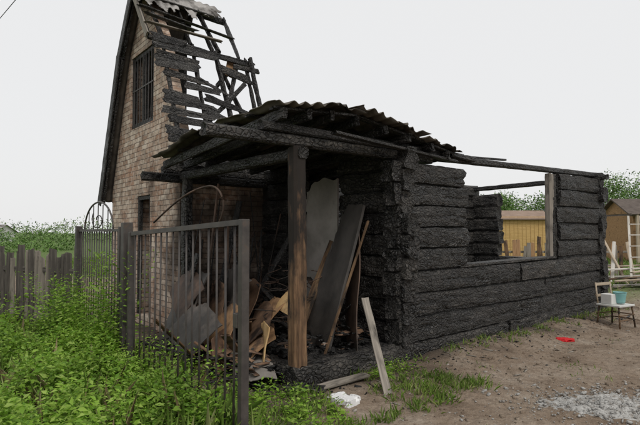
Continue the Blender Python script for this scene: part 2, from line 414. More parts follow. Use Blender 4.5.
for i in range(9):
    z=.2+.28*i
    x1=Lx1+.15 if i<4 else 3.3
    beam(f'left_log_{i}',(Lx0,WQ-.1,z+.14),(x1,WQ-.1,z+.14),TH,.28,CHAR,cab,seg=.12)
    if i>=4: beam(f'left_log_b{i}',(6.9,WQ-.1,z+.14),(Lx1+.15,WQ-.1,z+.14),TH,.28,CHARG,cab,seg=.12)
PL=dict(amp=.005,notch=.003,p=10)
beam('top_plate_front',(-1.10,0,2.55),(2.2,0,2.565),.13,.115,CHARG,cab,**PL)
beam('top_plate_front_upper',(-.5,-.04,2.665),(2.9,-.02,2.66),.1,.09,CHARB,cab,**PL)
beam('top_plate_back',(2.1,.0,2.60),(Lx1+.35,.0,2.745),.11,.09,CHAR,cab,**PL)
board('plate_splinter',(3.0,.05,2.69),(4.1,.02,2.74),.05,.03,CHARB,cab)
beam('porch_front_plate',(0,-.1,2.43),(0,WQ,2.43),.13,.12,CHAR,cab,**PL)
beam('porch_post',(0,0,.2),(-.02,0,2.49),.165,.155,POSTW,cab,amp=.006,notch=.003,p=12)
beam('porch_sill',(0,-.05,.1),(0,WQ,.1),.22,.22,CHARG,cab)
beam('rear_porch_post',(0,2.72,.2),(0,2.72,2.4),.14,.14,CHAR,cab)
for i in range(9):
    a=.2+i*.15
    board(f'floor_board_{i}',(a,.05,.19+random.uniform(-.01,.01)),(a,WQ-.1,.19),.14,.04,CHARB,cab)
box('inner_floor',(Lx0+.1,.1,0.02),(Lx1-.1,WQ-.2,.12),CHARK,cab)
def redge(a):
    pts=[(-1.2,2.74),(-.4,2.86),(.5,2.93),(1.3,2.86),(2.0,2.74),(2.9,2.62)]
    for (x0,z0),(x1,z1) in zip(pts,pts[1:]):
        if a<=x1:
            t=(a-x0)/(x1-x0); t=t*t*(3-2*t)*.4+t*.6
            return z0+(z1-z0)*t
    return 2.6
def rz(a,q): return redge(a)-.02*max(0,q)-.16*sstep(q,1.2,2.6)+.03*noise.noise(Vector((a*1.2,q*1.2,0)))
RA0,RA1,RQ0,RQ1=-.42,2.62,-.28,2.75
def roofsheet(name,a0,a1,q0,q1,off,mat,wl=.15):
    sd=random.random()*30
    def f(u,v):
        a=a0+(a1-a0)*u; q=q0+(q1-q0)*v
        q2=q+(.12*noise.noise(Vector((a*3+sd,v*2,1)))+.06*noise.noise(Vector((a*11+sd,v*2,1))) if v<.04 else 0)
        a2=a+(.06*noise.noise(Vector((q*4+sd,3,1))) if (u<.02 or u>.98) else 0)
        return Vector((a2,q2,rz(a,q)+off+.020*math.sin(2*math.pi*a/wl)+.03*noise.noise(Vector((a*3+sd,q*3,2)))))
    return surf(name,f,int((a1-a0)/.018),36,mat,cab,.008)
roofsheet('roof_sheet_1',RA0,.75,RQ0,1.5,.02,SLATE)
roofsheet('roof_sheet_2',.62,1.75,RQ0-.05,1.5,.04,SLATE)
roofsheet('roof_sheet_3',1.65,RA1,RQ0+.05,1.5,.02,SLATE)
roofsheet('roof_sheet_4',RA0-.12,.75,1.4,RQ1,.03,SLATE)
roofsheet('roof_sheet_5',.6,RA1,1.4,RQ1,.045,SLATE)
for i,a in enumerate([-.34,-.02,.32,.7,1.1,1.5,1.95,2.35]):
    beam(f'rafter_{i}',(a,-.22+random.uniform(-.05,.05),rz(a,-.2)-.075),(a,2.75,rz(a,2.7)-.08),.06,.11,CHAR,cab,seg=.15,amp=.005)
for i,q in enumerate([-.12,.35,.9,1.5,2.1]):
    for k,(a0,a1) in enumerate([(-.42,.7),(.7,1.7),(1.7,2.5)]):
        board(f'lath_{i}_{k}',(a0,q,rz(a0,q)-.012),(a1,q,rz(a1,q)-.012),.1,.025,CHARB,cab)
board('loose_lath',(.3,-.22,2.66),(2.6,-.12,2.56),.1,.03,CHARB,cab)
beam('roof_tail',(2.5,-.1,2.66),(3.05,-.1,2.63),.1,.08,CHAR,cab)

panel('door_leaf',(1.44,1.0,.3),(-.06,.85,0),(0,.0,2.05),GREYS,cab,.03,.008)
panel('leaning_black_door',(.62,.22,.22),(.14,.62,.02),(.68,.12,1.72),SOOT,cab,.035,.02)
panel('leaning_sheet',(.9,.05,.22),(.3,.55,0),(.35,.3,1.45),RUST,cab,.012,.03)
board('rust_strip',(.55,.22,.2),(1.32,.28,1.75),.03,.02,SCORCH,cab)
board('leaning_board_1',(.5,.75,.22),(1.45,1.1,1.5),.12,.025,SCORCH,cab)
board('leaning_board_2',(.35,1.9,.22),(1.4,1.7,1.9),.14,.03,CHARB,cab)
board('leaning_board_3',(.2,2.3,.22),(.9,2.75,2.1),.1,.03,CHARB,cab)

# porch clutter: sheets of cardboard / fibreboard, bent metal, ash
deb=empty('fire_debris')
panel('tan_panel',(.28,.5,.62),(.06,.40,.04),(.16,-.02,.26),YEL,deb,.02,.008)
panel('tan_panel_2',(.05,.85,.3),(.22,.55,.05),(.28,-.1,.46),TAN,deb,.012,.01,bend=.04)
panel('tan_panel_3',(-.2,.35,.16),(.25,.5,.02),(.1,.05,.4),YEL,deb,.015,.01)
panel('cardboard_1',(-.42,1.0,.08),(.12,.6,.06),(.36,-.03,.66),TAN,deb,.01,.02,bend=.06)
panel('cardboard_2',(-.25,1.45,.1),(.1,.55,.1),(.3,.1,.8),BRN,deb,.01,.015,bend=-.05)
panel('cardboard_3',(-.55,.7,.05),(.5,.42,.1),(.05,.3,.32),BRN,deb,.01,.015,bend=.05)
panel('cardboard_4',(-.35,.55,.12),(.3,.5,.1),(.3,-.15,.34),TAN,deb,.01,.02,bend=.06)
panel('cardboard_5',(-.1,.9,.25),(.5,.6,.30),(.1,-.3,.26),BRN,deb,.01,.015,bend=.06)
panel('cardboard_6',(.1,1.3,.35),(.2,.65,.1),(.35,.1,.55),BRN,deb,.01,.02)
panel('cardboard_7',(-.3,.3,.08),(.45,.5,.06),(-.15,.3,.14),TAN,deb,.01,.02,bend=.08)
panel('grey_metal_1',(-.58,.25,.05),(.3,.6,.12),(.3,-.25,.12),GREYS,deb,.008,.015,bend=.08)
panel('grey_metal_2',(-.05,1.5,.5),(.15,.6,.1),(.3,-.1,.5),GREYS,deb,.008,.02,bend=.1)
panel('dark_sheet',(-.60,1.65,.08),(.10,.8,.0),(.42,.1,1.0),SOOT,deb,.02,.012,bend=.08)
panel('dark_sheet_2',(-.45,2.1,.1),(.24,.65,.0),(.3,-.1,1.2),CHARK,deb,.03,.015)
panel('dark_sheet_3',(-.70,1.2,.06),(.1,.7,.28),(.3,-.2,.5),SOOT,deb,.012,.015,bend=.08)
panel('dark_sheet_4',(-.5,1.85,.45),(.2,.75,.3),(.2,-.25,.45),RUST,deb,.012,.015,bend=.06)
panel('dark_sheet_5',(-.2,1.2,.2),(.2,.8,0),(.35,.0,.95),SOOT,deb,.02,.02,bend=-.08)
panel('dark_sheet_6',(-.65,.9,.04),(.15,.9,.02),(.4,-.05,.15),RUST,deb,.01,.02,bend=.1)
for i in range(48):
    a=random.uniform(-.55,1.3); q=random.uniform(.2,2.6); l=random.uniform(.3,1.1); th=random.uniform(0,6.28); el=random.uniform(-.1,.8)
    z=.22+random.uniform(0,.3)
    if a<0: z=.08+random.uniform(0,.12)
    board(f'plank_{i}',(a,q,z),(a+l*math.cos(th)*math.cos(el),min(2.7,max(.15,q+l*math.sin(th)*math.cos(el))),z+l*math.sin(el)),random.uniform(.03,.12),.018,random.choice([CHARB,CHARB,CHARB,SCORCH,BRN,CHARG,RUST,CHARK]),deb)
for i in range(16):
    a=random.uniform(.0,1.3); q=random.uniform(1.6,2.8)
    tube(f'rod_{i}',[(a,q,.2),(a+random.uniform(-.1,.1),q+random.uniform(-.1,.1),1.0),(a+random.uniform(-.25,.25),min(2.85,q+random.uniform(-.2,.25)),random.uniform(1.4,2.3))],random.uniform(.006,.018),random.choice([CHARK,RUST,CHARB]),deb)
for i in range(9):
    a=random.uniform(.1,.9); q=random.uniform(.7,1.7); z=random.uniform(.5,.9); pts=[]
    for k in range(40):
        t=k/39; pts.append((a+.3*t+.09*math.cos(t*22),q+.1*math.sin(t*22)+.2*t*math.sin(i),z+.5*t*math.cos(i*.9)+.05*math.sin(t*9)))
    tube(f'wire_{i}',pts,.006,RUST,deb,6)
pts=[W(random.uniform(-.7,1.4),random.uniform(-.1,2.8),0) for _ in range(1000)]
P=[(*toL(p.x,p.y), (.22 if toL(p.x,p.y)[0]>.1 else .03)+random.random()**2*.22) for p in pts]
P=[(a,q,z if q>.1 else .02) for a,q,z in P]
chips('ash_chips',P,.015,.12,CHARK,deb,.35,1.6)
P=[(random.uniform(-.6,1.3),random.uniform(.1,2.6),.12+random.random()*.3) for _ in range(260)]
P=[(a,q,z if a>0 else z-.1) for a,q,z in P]
chips('wood_scraps',P,.03,.16,BRN,deb,.12,1.5)
chips('paper_scraps',P[:70],.03,.12,GREYS,deb,.08,1.2)
hk=[]
for k in range(26):
    t=k/25
    if t<.55: s=t/.55; hk.append((-.7+.25*s,2.2-1.05*s,1.72+.42*math.sin(s*1.5)))
    else: s=(t-.55)/.45; hk.append((-.45+.05*s,1.15-.3*math.sin(s*2.6),2.14-.40*(1-math.cos(s*2.2))*.7))
tube('curled_metal_strip',hk,.012,RUST,deb)

# ---------------------------------------------------------------- brick house
hs=empty('brick_house')
Q0,Q1=2.98,6.25; HL=3.5
def hp(q):
    pts=[(2.8,2.25),(3.9,4.9),(4.65,5.95),(5.35,4.9),(6.3,2.3)]
    for (x0,z0),(x1,z1) in zip(pts,pts[1:]):
        if q<=x1: return z0+(z1-z0)*(q-x0)/(x1-x0)
holes=[(4.11,5.22,3.5,4.84),(4.2,4.83,.15,2.24)]
cols=[Q0,3.45,3.9,4.11,4.2,4.65,4.83,5.22,5.35,5.9,Q1]
vs=[];fs=[]
def prism(q0,q1,za0,za1,zb0,zb1,a0,a1):
    k=len(vs)
    for a in (a0,a1): vs.extend([(a,q0,za0),(a,q1,zb0),(a,q1,zb1),(a,q0,za1)])
    fs.extend([(k,k+3,k+2,k+1),(k+4,k+5,k+6,k+7),(k,k+1,k+5,k+4),(k+3,k+7,k+6,k+2),(k,k+4,k+7,k+3),(k+1,k+2,k+6,k+5)])
for q0,q1 in zip(cols,cols[1:]):
    cuts=[(h[2],h[3]) for h in sorted(holes,key=lambda h:h[2]) if h[0]<=q0+1e-4 and h[1]>=q1-1e-4]
    z=0
    for c0,c1 in cuts: prism(q0,q1,z,c0,z,c0,0,.25); z=c1
    prism(q0,q1,z,hp(q0)-.06,z,hp(q1)-.06,0,.25)
mesh('gable_wall',vs,fs,BRICKG,hs)
vs=[];fs=[]
prism(Q0+.003,Q0+.25,0,2.62,0,2.62,.252,HL); prism(Q1-.25,Q1-.003,0,2.3,0,2.3,.252,HL)
mesh('side_walls',vs,fs,BRICKS,hs)
vs=[];fs=[]
prism(Q0+.252,Q1-.252,0,2.3,0,2.3,HL-.25,HL-.003); mesh('rear_wall',vs,fs,BRICKG,hs)
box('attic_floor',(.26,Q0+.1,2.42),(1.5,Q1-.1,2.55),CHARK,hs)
for nm,A,B in [('l',(.06,5.18,3.5),(.06,5.18,4.84)),('r',(.06,4.15,3.5),(.06,4.15,4.84)),('t',(.06,4.1,4.8),(.06,5.22,4.8)),('b',(.06,4.1,3.55),(.06,5.22,3.55)),('m',(.06,4.66,3.55),(.06,4.66,4.8))]:
    board('window_frame_'+nm,A,B,.08,.08,CHARB,hs)
for i in range(7):
    q=4.25+i*.14; board(f'window_bar_{i}',(.02,q,3.55),(.02,q,4.8),.018,.018,METAL,hs)
board('window_bar_h',(.02,4.15,4.2),(.02,5.2,4.2),.025,.025,METAL,hs)
box('attic_backing',(.5,4.0,3.3),(.55,5.3,4.95),CHARK,hs)  # black panel standing behind the gable window opening
box('ground_backing',(.6,3.9,.0),(.65,5.1,2.3),CHARK,hs)  # black panel standing behind the doorway
for nm,A,B in [('l',(.05,4.8,.15),(.05,4.8,2.2)),('r',(.05,4.23,.15),(.05,4.23,2.2)),('t',(.05,4.2,2.2),(.05,4.83,2.2))]:
    board('door_frame_'+nm,A,B,.07,.07,CHARB,hs)
def slope(name,q0,z0,q1,z1,a0,a1,mat,off=0,wl=.15,amp=.02,th=.01,hole=None,edge=.1,rip=.02):
    d=Vector((0,q1-q0,z1-z0)); n=Vector((0,-(z1-z0),q1-q0)).normalized()
    if n.z<0: n=-n
    sd=random.random()*40
    def f(u,v):
        a=a0+(a1-a0)*u
        if u>.9: a+=edge*noise.noise(Vector((v*6+sd,1,1)))*2
        return Vector((a,q0,z0))+d*v+n*(off+amp*math.sin(2*math.pi*a/wl)+rip*noise.noise(Vector((a*4+sd,v*4,0))))
    return surf(name,f,int(abs(a1-a0)/.02),48,mat,hs,th,hole)
slope('roof_left_lower',6.38,2.2,5.33,4.93,-.2,.95,SLATE,.03)
slope('roof_left_upper',5.38,4.88,4.62,6.02,-.2,.95,SLATE,.03)
slope('roof_right_upper',4.15,5.36,4.68,6.02,-.25,1.45,SLATEL,.05,amp=.012,rip=0,hole=lambda u,v: v<.2+.35*u+.4*noise.noise(Vector((u*9,0,5)))+.15*noise.noise(Vector((u*30,v*4,5))))
for i,(v_,a1) in enumerate([(.06,1.2),(.27,.75),(.42,1.55),(.7,1.3)]):
    q=3.85+.8*v_; z=4.98+1.04*v_
    board(f'roof_lath_{i}',(-.25+.07*(i%2),q-.03,z+.03),(a1,q-.03+.03*(i%2),z+.02-.07*(i%3)),.09+.03*(i%2),.022,[OLDW,CHARS,CHARG,CHARS][i],hs,ends=.08)
def rline(name,q0,z0,q1,z1,a,w=.06,h=.13,mat=CHAR,off=0,da=0):
    beam(name,(a,q0,z0+off),(a+da,q1,z1+off),w,h,mat,hs,seg=.08,amp=.010,ends=.06)
for i,a in enumerate([-.15,.06,.5,.95]):
    rline(f'rafter_left_low_{i}',6.36,2.2,5.31,4.9,a,off=-.04); rline(f'rafter_left_up_{i}',5.33,4.85,4.62,5.95,a,off=-.02)
board('barge_left_low',(-.21,6.40,2.15),(-.21,5.33,4.90),.03,.2,CHARB,hs)
board('barge_left_up',(-.21,5.36,4.85),(-.21,4.6,5.98),.03,.18,CHARB,hs)
for i,a in enumerate([-.2,.04,.55,1.1,1.5]):
    rline(f'rafter_right_up_{i}',3.85,4.86,4.68,5.95,a,.05,.09,off=-.03,da=[0,0,.06,-.08,.1][i])
for i,a in enumerate([.04,.55,1.1,1.55]):
    rline(f'rafter_right_low_{i}',2.85,2.4,3.9,4.88,a,.055,.10,off=-.02,da=[0,.04,-.07,.1][i])
board('barge_right_up',(-.24,3.8,4.82),(-.24,4.65,5.98),.03,.12,OLDW,hs)
def onr(t,off=0): return (2.86+1.04*t-off*.92, 2.42+2.46*t+off*.39)
nb=15
for i in range(nb):
    t=(i+.5)/nb; q,z=onr(t,.07+.02*(i%2))
    L=random.choice([.35,.5,.62,.7,.8,.95])+random.uniform(-.05,.05)
    st=-.1+random.uniform(-.12,.1)
    if i==9: st=.25
    board(f'sheathing_{i}',(st,q,z+random.uniform(-.02,.02)),(L,q+random.uniform(-.01,.03),z+random.uniform(-.09,.04)),.025,random.uniform(.10,.165),random.choice([CHARG,CHARS,CHARS,CHARB]),hs,ends=.1,seg=.05,amp=.012,taper=random.uniform(.55,1))
for i,(t0,t1,a0,a1) in enumerate([(.30,.22,.3,1.85),(.38,.33,.9,1.75),(.57,.50,.6,1.45),(.95,.93,.4,1.75),(.84,.78,1.0,1.62),(.2,.17,.6,1.9),(.72,.61,.5,1.15),(.12,.12,.4,1.7),(.47,.41,.5,1.05)]):
    q,z=onr(t0,.06); q2,z2=onr(t1,.06)
    board(f'batten_{i}',(a0,q,z),(a1,q2,z2),.03,random.uniform(.05,.15),random.choice([CHARS,CHARB,CHARG]),hs,ends=.09,seg=.06,amp=.01,taper=random.uniform(.4,1))
beam('ridge_board',(-.22,4.65,5.88),(1.65,4.65,5.8),.05,.12,CHAR,hs)
beam('collar_tie_1',(.55,3.85,4.8),(.55,5.35,4.8),.05,.1,CHAR,hs); beam('collar_tie_2',(1.5,3.85,4.78),(1.5,4.7,4.5),.05,.1,CHAR,hs)
beam('brace_1',(1.1,3.5,3.8),(1.55,3.95,4.85),.06,.09,CHAR,hs); beam('brace_2',(.6,3.3,3.4),(1.5,3.6,4.3),.06,.08,CHAR,hs)
beam('knee_1',(1.52,3.3,3.2),(1.1,4.4,5.3),.05,.08,CHAR,hs)
beam('end_stud',(1.68,3.75,4.85),(1.72,3.1,2.9),.06,.1,CHAR,hs,amp=.014); beam('end_top',(1.3,3.7,4.6),(1.85,3.72,4.62),.05,.09,CHAR,hs)
board('scrap_tan',(1.35,3.9,4.45),(1.45,3.98,4.85),.22,.02,TAN,hs)
beam('purlin',(-.2,3.92,4.85),(1.7,3.9,4.76),.07,.08,CHARG,hs)
beam('wall_plate',(-.1,3.0,2.62),(2.4,3.0,2.62),.14,.12,CHAR,hs)
beam('tie_beam',(-.62,2.9,2.40),(1.5,2.9,2.40),.12,.13,CHAR,hs,**PL)
beam('tie_beam_2',(-.3,2.95,2.52),(1.5,2.95,2.52),.08,.1,CHARG,hs,**PL)

# ---------------------------------------------------------------- gate
gate=empty('metal_gate')
ga=-1.35
qr,ql=-1.17,1.12
def ztop(q): return 1.58+ (ql-q)/(ql-qr)*.09
for nm,q,w in (('stile_near',qr,.055),('stile_far',ql,.05)):
    box(nm,(ga-.03,q-w/2,.03),(ga+.03,q+w/2,ztop(q)+.02),METAL,gate,bev=.004)
def rail(nm,z0,z1,t=.04):
    vs=[];o=t/2
    for q,z in ((qr,z0),(ql,z1)):
        vs+= [(ga-o,q,z-o),(ga+o,q,z-o),(ga+o,q,z+o),(ga-o,q,z+o)]
    mesh(nm,vs,[(0,1,2,3),(7,6,5,4),(0,4,5,1),(1,5,6,2),(2,6,7,3),(3,7,4,0)],METAL,gate)
rail('top_rail',ztop(qr),ztop(ql),.04); rail('bottom_rail',.1,.1,.04)
nbar=17
for i in range(1,nbar):
    q=qr+(ql-qr)*i/nbar; d=random.uniform(-.004,.004); d2=random.uniform(-.01,.01)
    tube(f'bar_{i}',[(ga+d,q,.1),(ga+d,q+d2,.8),(ga+d,q,ztop(q)-.01)],.0085,METAL,gate,8)
box('latch_plate',(ga-.035,qr+.03,.93),(ga+.035,qr+.09,1.03),METAL,gate,bev=.004)
wk=empty('wicket_gate')
box('gate_post',(ga-.05,1.22,-.1),(ga+.05,1.32,1.70),METAL,wk,bev=.006)
box('wicket_stile',(ga-.03,1.42,.05),(ga+.03,1.47,1.66),METAL,wk,bev=.006)
box('wicket_post_far',(ga-.04,3.2,-.1),(ga+.04,3.28,1.68),METAL,wk,bev=.006)
for z in (.25,1.62): box(f'wicket_rail_{z}',(ga-.015,1.472,z-.015),(ga+.015,3.198,z+.015),METAL,wk)
for i in range(16):
    q=1.56+i*.103; tube(f'wicket_bar_{i}',[(ga,q,.15),(ga+.004,q,.9),(ga,q,1.62)],.008,METAL,wk)
tube('wicket_arch',[(ga,2.34-.6*math.cos(t),1.63+.34*math.sin(t)) for t in np.linspace(0,math.pi,24)],.011,METAL,wk)
tube('wicket_scroll_1',[(ga,2.34+(.06+.22*t)*math.cos(t*7),1.75+(.03+.1*t)*math.sin(t*7)) for t in np.linspace(0,1,40)],.007,METAL,wk,6)
for i in range(5):
    q=1.94+i*.2; tube(f'wicket_rod_{i}',[(ga,q,1.62),(ga,q,1.62+.33*math.sqrt(max(0.05,1-((q-2.34)/.6)**2)))],.006,METAL,wk,6)

# ---------------------------------------------------------------- picket fence to the left
fe=empty('picket_fence')
f0=W(ga,3.35); f1=Vector((-8.6,9.6,0)); fd=(f1-f0); fl=fd.length; fu=fd.normalized(); Mi=M.inverted()
for z in (.35,1.05):
    board(f'fence_rail_{z}',Mi@(f0+Vector((0,0,z))),Mi@(f1+Vector((0,0,z))),.04,.07,DARKP,fe)
n=int(fl/.115)
for i in range(n):
    p=f0+fu*(i*.115+random.uniform(-.015,.015)); h=1.36+random.uniform(-.12,.09); t=random.uniform(-.05,.05)
    A=Mi@(p+Vector((0,-.03,-.05))); B=Mi@(p+fu*t+Vector((0,-.03,h)))
    board(f'picket_{i}',A,B,random.uniform(.06,.1),.02,random.choice([DARKP,DARKP,OLDW]),fe,seg=.3,roll=0,ends=.04)

# ---------------------------------------------------------------- objects on the ground
def gp(x,y,dz=0): return Vector((x,y,gz(x,y)+dz))
board('leaning_plank',gp(.66,4.93,-.01),(.50,5.62,.86),.085,.03,OLDW,seg=.08,amp=.006)
board('plank',gp(-.1,5.0,.03),gp(.5,5.5,.05),.12,.03,OLDW)
board('plank.001',gp(-.35,5.12,.03),gp(.05,5.02,.04),.12,.05,CHARG)
def lump(name,c,s,mat,seed,flat=.5):
    bpy.ops.mesh.primitive_ico_sphere_add(subdivisions=4,radius=1); o=bpy.context.object; o.name=name; o.data.name=name
    for v in o.data.vertices:
        k=1+.45*noise.noise(v.co*1.4+Vector((seed,0,0)))+.25*noise.noise(v.co*4+Vector((seed,3,0)))
        v.co=Vector((v.co.x*k,v.co.y*k,max(-.3,v.co.z*k*flat)))*s
    o.location=c; o.data.materials.append(mat); return o
wc=empty('plaster_chunks',False)
for i,(x,y,s) in enumerate([(.15,4.78,.07),(.27,4.72,.085),(.2,4.88,.055),(.33,4.83,.05)]):
    p=gp(x,y)
    o=lump(f'chunk_{i}',p,s*1.25,WHITE,i*3.1,.75); o.parent=wc
    for v in o.data.vertices:
        for ax in range(3): v.co[ax]=max(-s*(1.05-.2*ax),min(s*(1.05-.2*ax),v.co[ax]))
    o.rotation_euler=(random.uniform(-.3,.3),random.uniform(-.4,.3),random.uniform(0,3))
rc=lump('red_cloth',gp(3.62,7.5,.0),.1,RED,4,.3); rc.scale=(1.4,1,1)
def rub(u,v):
    r=u; t=v*2*math.pi; k=1+.3*noise.noise(Vector((math.cos(t)*1.3,math.sin(t)*1.3,7))); x=2.66+r*.8*k*math.cos(t); y=4.62+r*.40*k*math.sin(t)
    return Vector((x,y,gz(x,y)+.008+.035*(1-u)**1.2*(1+.9*noise.noise(Vector((x*6,y*6,1))))-.04*u**3+.025*noise.noise(Vector((x*15,y*15,1)))))
surf('lime_rubble_heap',rub,40,90,GRAVEL,None,0)
P=[]
for _ in range(2200):
    r=abs(random.gauss(0,.75)); t=random.random()*6.28; x=2.66+r*.85*math.cos(t); y=4.62+r*.48*math.sin(t); P.append((x,y,gz(x,y)+.008+.03*max(0,1-r)))
chips('lime_crumbs',P,.004,.035,GRAVEL,None,.6)
P=[]
while len(P)<6200:
    x=random.uniform(-.8,9);y=random.uniform(2.8,14)
    a,q=toL(x,y)
    if q>-.15 and -.1<a<7.8: continue
    if a<-1.3 and q>-1: continue
    P.append((x,y,gz(x,y)+.002))
chips('soil_clods',P[:5000],.006,.05,gm,None,.6)
STONE=flat_mat('stone',(.22,.2,.17),(.4,.36,.32),20)
chips('stones',P[5000:5600],.01,.04,STONE,None,.6)
P=[]
for _ in range(300):
    a=random.uniform(-.3,7.6);q=-.16-abs(random.gauss(0,.3)); p=W(a,q); P.append((p.x,p.y,gz(p.x,p.y)+.004))
chips('charcoal_crumbs',P,.008,.045,CHARK,None,.35,1.6)
P=[]
for _ in range(200):
    a=random.uniform(-.2,7);q=-.2-random.random()**1.6*1.4; p=W(a,q); P.append((p.x,p.y,gz(p.x,p.y)+.006))
chips('wood_chips',P,.012,.05,OLDW,None,.2,2.4)

# old chair with junk
ch=empty('old_chair',False); ch.location=gp(5.02,8.55); ch.rotation_euler=(0,0,.5)
for i,(x,y) in enumerate([(-.2,-.18),(.2,-.18),(.2,.18),(-.2,.18)]):
    tube(f'leg_{i}',[(x*1.1,y*1.1,-.02),(x*.92,y*.92,.36)],.014,SCORCH,ch)
box('seat',(-.22,-.2,.36),(.22,.2,.39),WALLW,ch,bev=.006)
for z in (.14,.22):
    tube(f'stretcher_{z}',[(-.21,-.19,z),(.21,-.19,z)],.009,SCORCH,ch); tube(f'stretcher_b{z}',[(.21,-.19,z),(.21,.19,z)],.009,SCORCH,ch); tube(f'stretcher_c{z}',[(-.21,.19,z),(.21,.19,z)],.009,SCORCH,ch)
tube('back_post_1',[(-.2,.18,.36),(-.21,.21,.74)],.014,PLANKW,ch); tube('back_post_2',[(.2,.18,.36),(.2,.21,.74)],.014,PLANKW,ch)
for z in (.52,.71): board(f'back_slat_{z}',(-.22,.205,z),(.21,.205,z),.02,.05,PLANKW,ch)
box('white_carton',(-.19,-.05,.392),(-.02,.14,.56),WALLW,ch,bev=.01)
bk=empty('bucket',False); bk.location=gp(5.07,8.5,.40)
def bucket(u,v):
    t=v*2*math.pi; r=.07+.03*u; return Vector((r*math.cos(t),r*math.sin(t),.18*u))
surf('bucket_body',bucket,6,24,TEAL,bk,.004)
tube('bucket_rim',[(.102*math.cos(t),.102*math.sin(t),.18) for t in np.linspace(0,6.28,24)],.006,TEAL,bk,6)
mesh('bucket_bottom',[(.069*math.cos(t),.069*math.sin(t),.004) for t in np.linspace(0,6.28,25)[:-1]],[tuple(range(24))],TEAL,bk)

lp=empty('lumber_pile',False)
for i in range(40):
    x=9.4+random.uniform(-1.1,2.4); y=14.6+random.uniform(-.9,1.6); z=.05+.06*(i//5)+random.uniform(0,.03); th=random.uniform(-.35,.4)
    l=random.uniform(1.0,2.4)
    board(f'board_{i}',(x-l/2*math.cos(th),y-l/2*math.sin(th),z),(x+l/2*math.cos(th),y+l/2*math.sin(th),z+random.uniform(-.02,.15)),.14,.04,random.choice([OLDW,PLANKW,SCORCH,PALEW]),lp)
for i,(x,t) in enumerate([(8.6,.5),(9.1,-.4),(9.9,.35),(9.3,.2),(8.4,.1),(10.4,-.3)]):
    board(f'leaning_{i}',(x,14.8,0),(x+t,15.5,1.3+.2*(i%3)),.10,.03,[PALEW,PLANKW][i%2],lp)
ld=empty('ladder',False)
for k,dx in enumerate((0,.38)):
    board(f'rail_{k}',(9.0+dx,14.5,0),(9.5+dx,15.4,2.1),.06,.035,PALEW,ld)
for i in range(6):
    t=(i+.6)/6.4; board(f'rung_{i}',(9.0+.5*t,14.5+.9*t-.03,2.1*t),(9.38+.5*t,14.5+.9*t-.03,2.1*t),.04,.03,PALEW,ld)
bf=empty('board_fence',False)
for i in range(24):
    x=6.6+i*.17; t=random.uniform(-.12,.12)
    board(f'slat_{i}',(x,17.5+random.uniform(-.04,.04),0),(x+t,17.55,1.3+random.uniform(-.2,.15)),.14,.025,random.choice([OLDW,SCORCH,TWALL]),bf,seg=.3)
board('rail',(6.4,17.6,.9),(10.8,17.6,.9),.05,.08,OLDW,bf)

# ---------------------------------------------------------------- neighbouring buildings
def hut(name,x0,x1,y0,y1,h,rise,wall,roof,over=.3):
    e=empty(name,False)
    box('walls',(x0,y0,-.1),(x1,y1,h),wall,e)
    for i in range(int((x1-x0)/.2)):
        box(f'batten_{i}',(x0+i*.2,y0-.02,0),(x0+i*.2+.03,y0-.001,h),wall,e)
    ym=(y0+y1)/2
    A=[(x0-over,y0-over,h-.1),(x1+over,y0-over,h-.1),(x1+over,ym,h+rise),(x0-over,ym,h+rise),(x1+over,y1+over,h-.1),(x0-over,y1+over,h-.1)]
    ob=mesh('roof',A,[(0,1,2,3),(3,2,4,5)],roof,e)
    mesh('gables',[(x0,y0,h),(x0,y1,h),(x0,ym,h+rise-.08),(x1,y0,h),(x1,y1,h),(x1,ym,h+rise-.08)],[(0,2,1),(3,4,5)],wall,e)
    s=ob.modifiers.new('s','SOLIDIFY'); s.thickness=.07
    return e
hut('yellow_shed',8.7,11.2,24.5,26.6,2.35,.35,YWALL,ROOFB,.2)
hut('wooden_shed',16.9,21.5,27,30,2.6,.9,TWALL,ROOFD)
vr=empty('veranda',False)
board('veranda_roof',(15.0,25.2,2.45),(19.0,25.2,2.6),2.4,.09,ROOFD,vr)
for i,x in enumerate((15.3,16.6,17.9)): board(f'veranda_post_{i}',(x,24.1,0),(x,24.1,2.5),.12,.12,PLANKW,vr)
board('veranda_rail',(15.3,24.1,.9),(17.9,24.1,.9),.05,.08,PLANKW,vr)
hut('white_cottage',-58,-51,78,84,1.6,1.2,WALLW,SLATEL)

# ---------------------------------------------------------------- vegetation
def mkleaf(name,P,D,S,mat,parent=None,wid=.45):
    V,F=leaves(np.array(P),np.array(D),np.array(S),wid); return npmesh(name,V,F,mat,parent)
P=[];D=[];S=[]
def plant(x,y,h,n,ls):
    base=gz(x,y); lean=(random.gauss(0,.15),random.gauss(0,.15)); ph=random.random()*6.28
    ls*=random.choice([.6,.8,1,1.4])
    for k in range(n):
        t=(k+.5)/n; zz=h*(.15+.85*t); az=ph+k*2.4
        px=x+lean[0]*zz; py=y+lean[1]*zz
        el=random.uniform(-.35,.5)+t*.25
        d=(math.cos(az)*math.cos(el),math.sin(az)*math.cos(el),math.sin(el)); r=random.uniform(0,.05)
        P.append((px+d[0]*r,py+d[1]*r,base+zz)); D.append(d); S.append(ls*random.uniform(.6,1.25)*(1.15-.5*t))
cnt=0
while cnt<3700:
    x=random.uniform(-9.5,-.4); y=random.uniform(2.4,10)
    a,q=toL(x,y)
    if a>-1.38+.1*math.sin(q*5) or q<-1.0: continue
    if (x/y)<-.85: continue
    cl=noise.noise(Vector((x*1.1,y*1.1,3)))+.5*noise.noise(Vector((x*3,y*3,3)))
    if random.random()>.45+cl*1.5: continue
    far=sstep(y+.35*x,2.0,5.5)
    h=(.12+.5*max(0,.45+cl)+random.uniform(0,.14))*(1-.35*far)
    if random.random()<.05 and y<6: h+=.3
    if a>-1.75 and q>.8: h+=.15
    plant(x,y,h,int(12+h*34),.062); cnt+=1
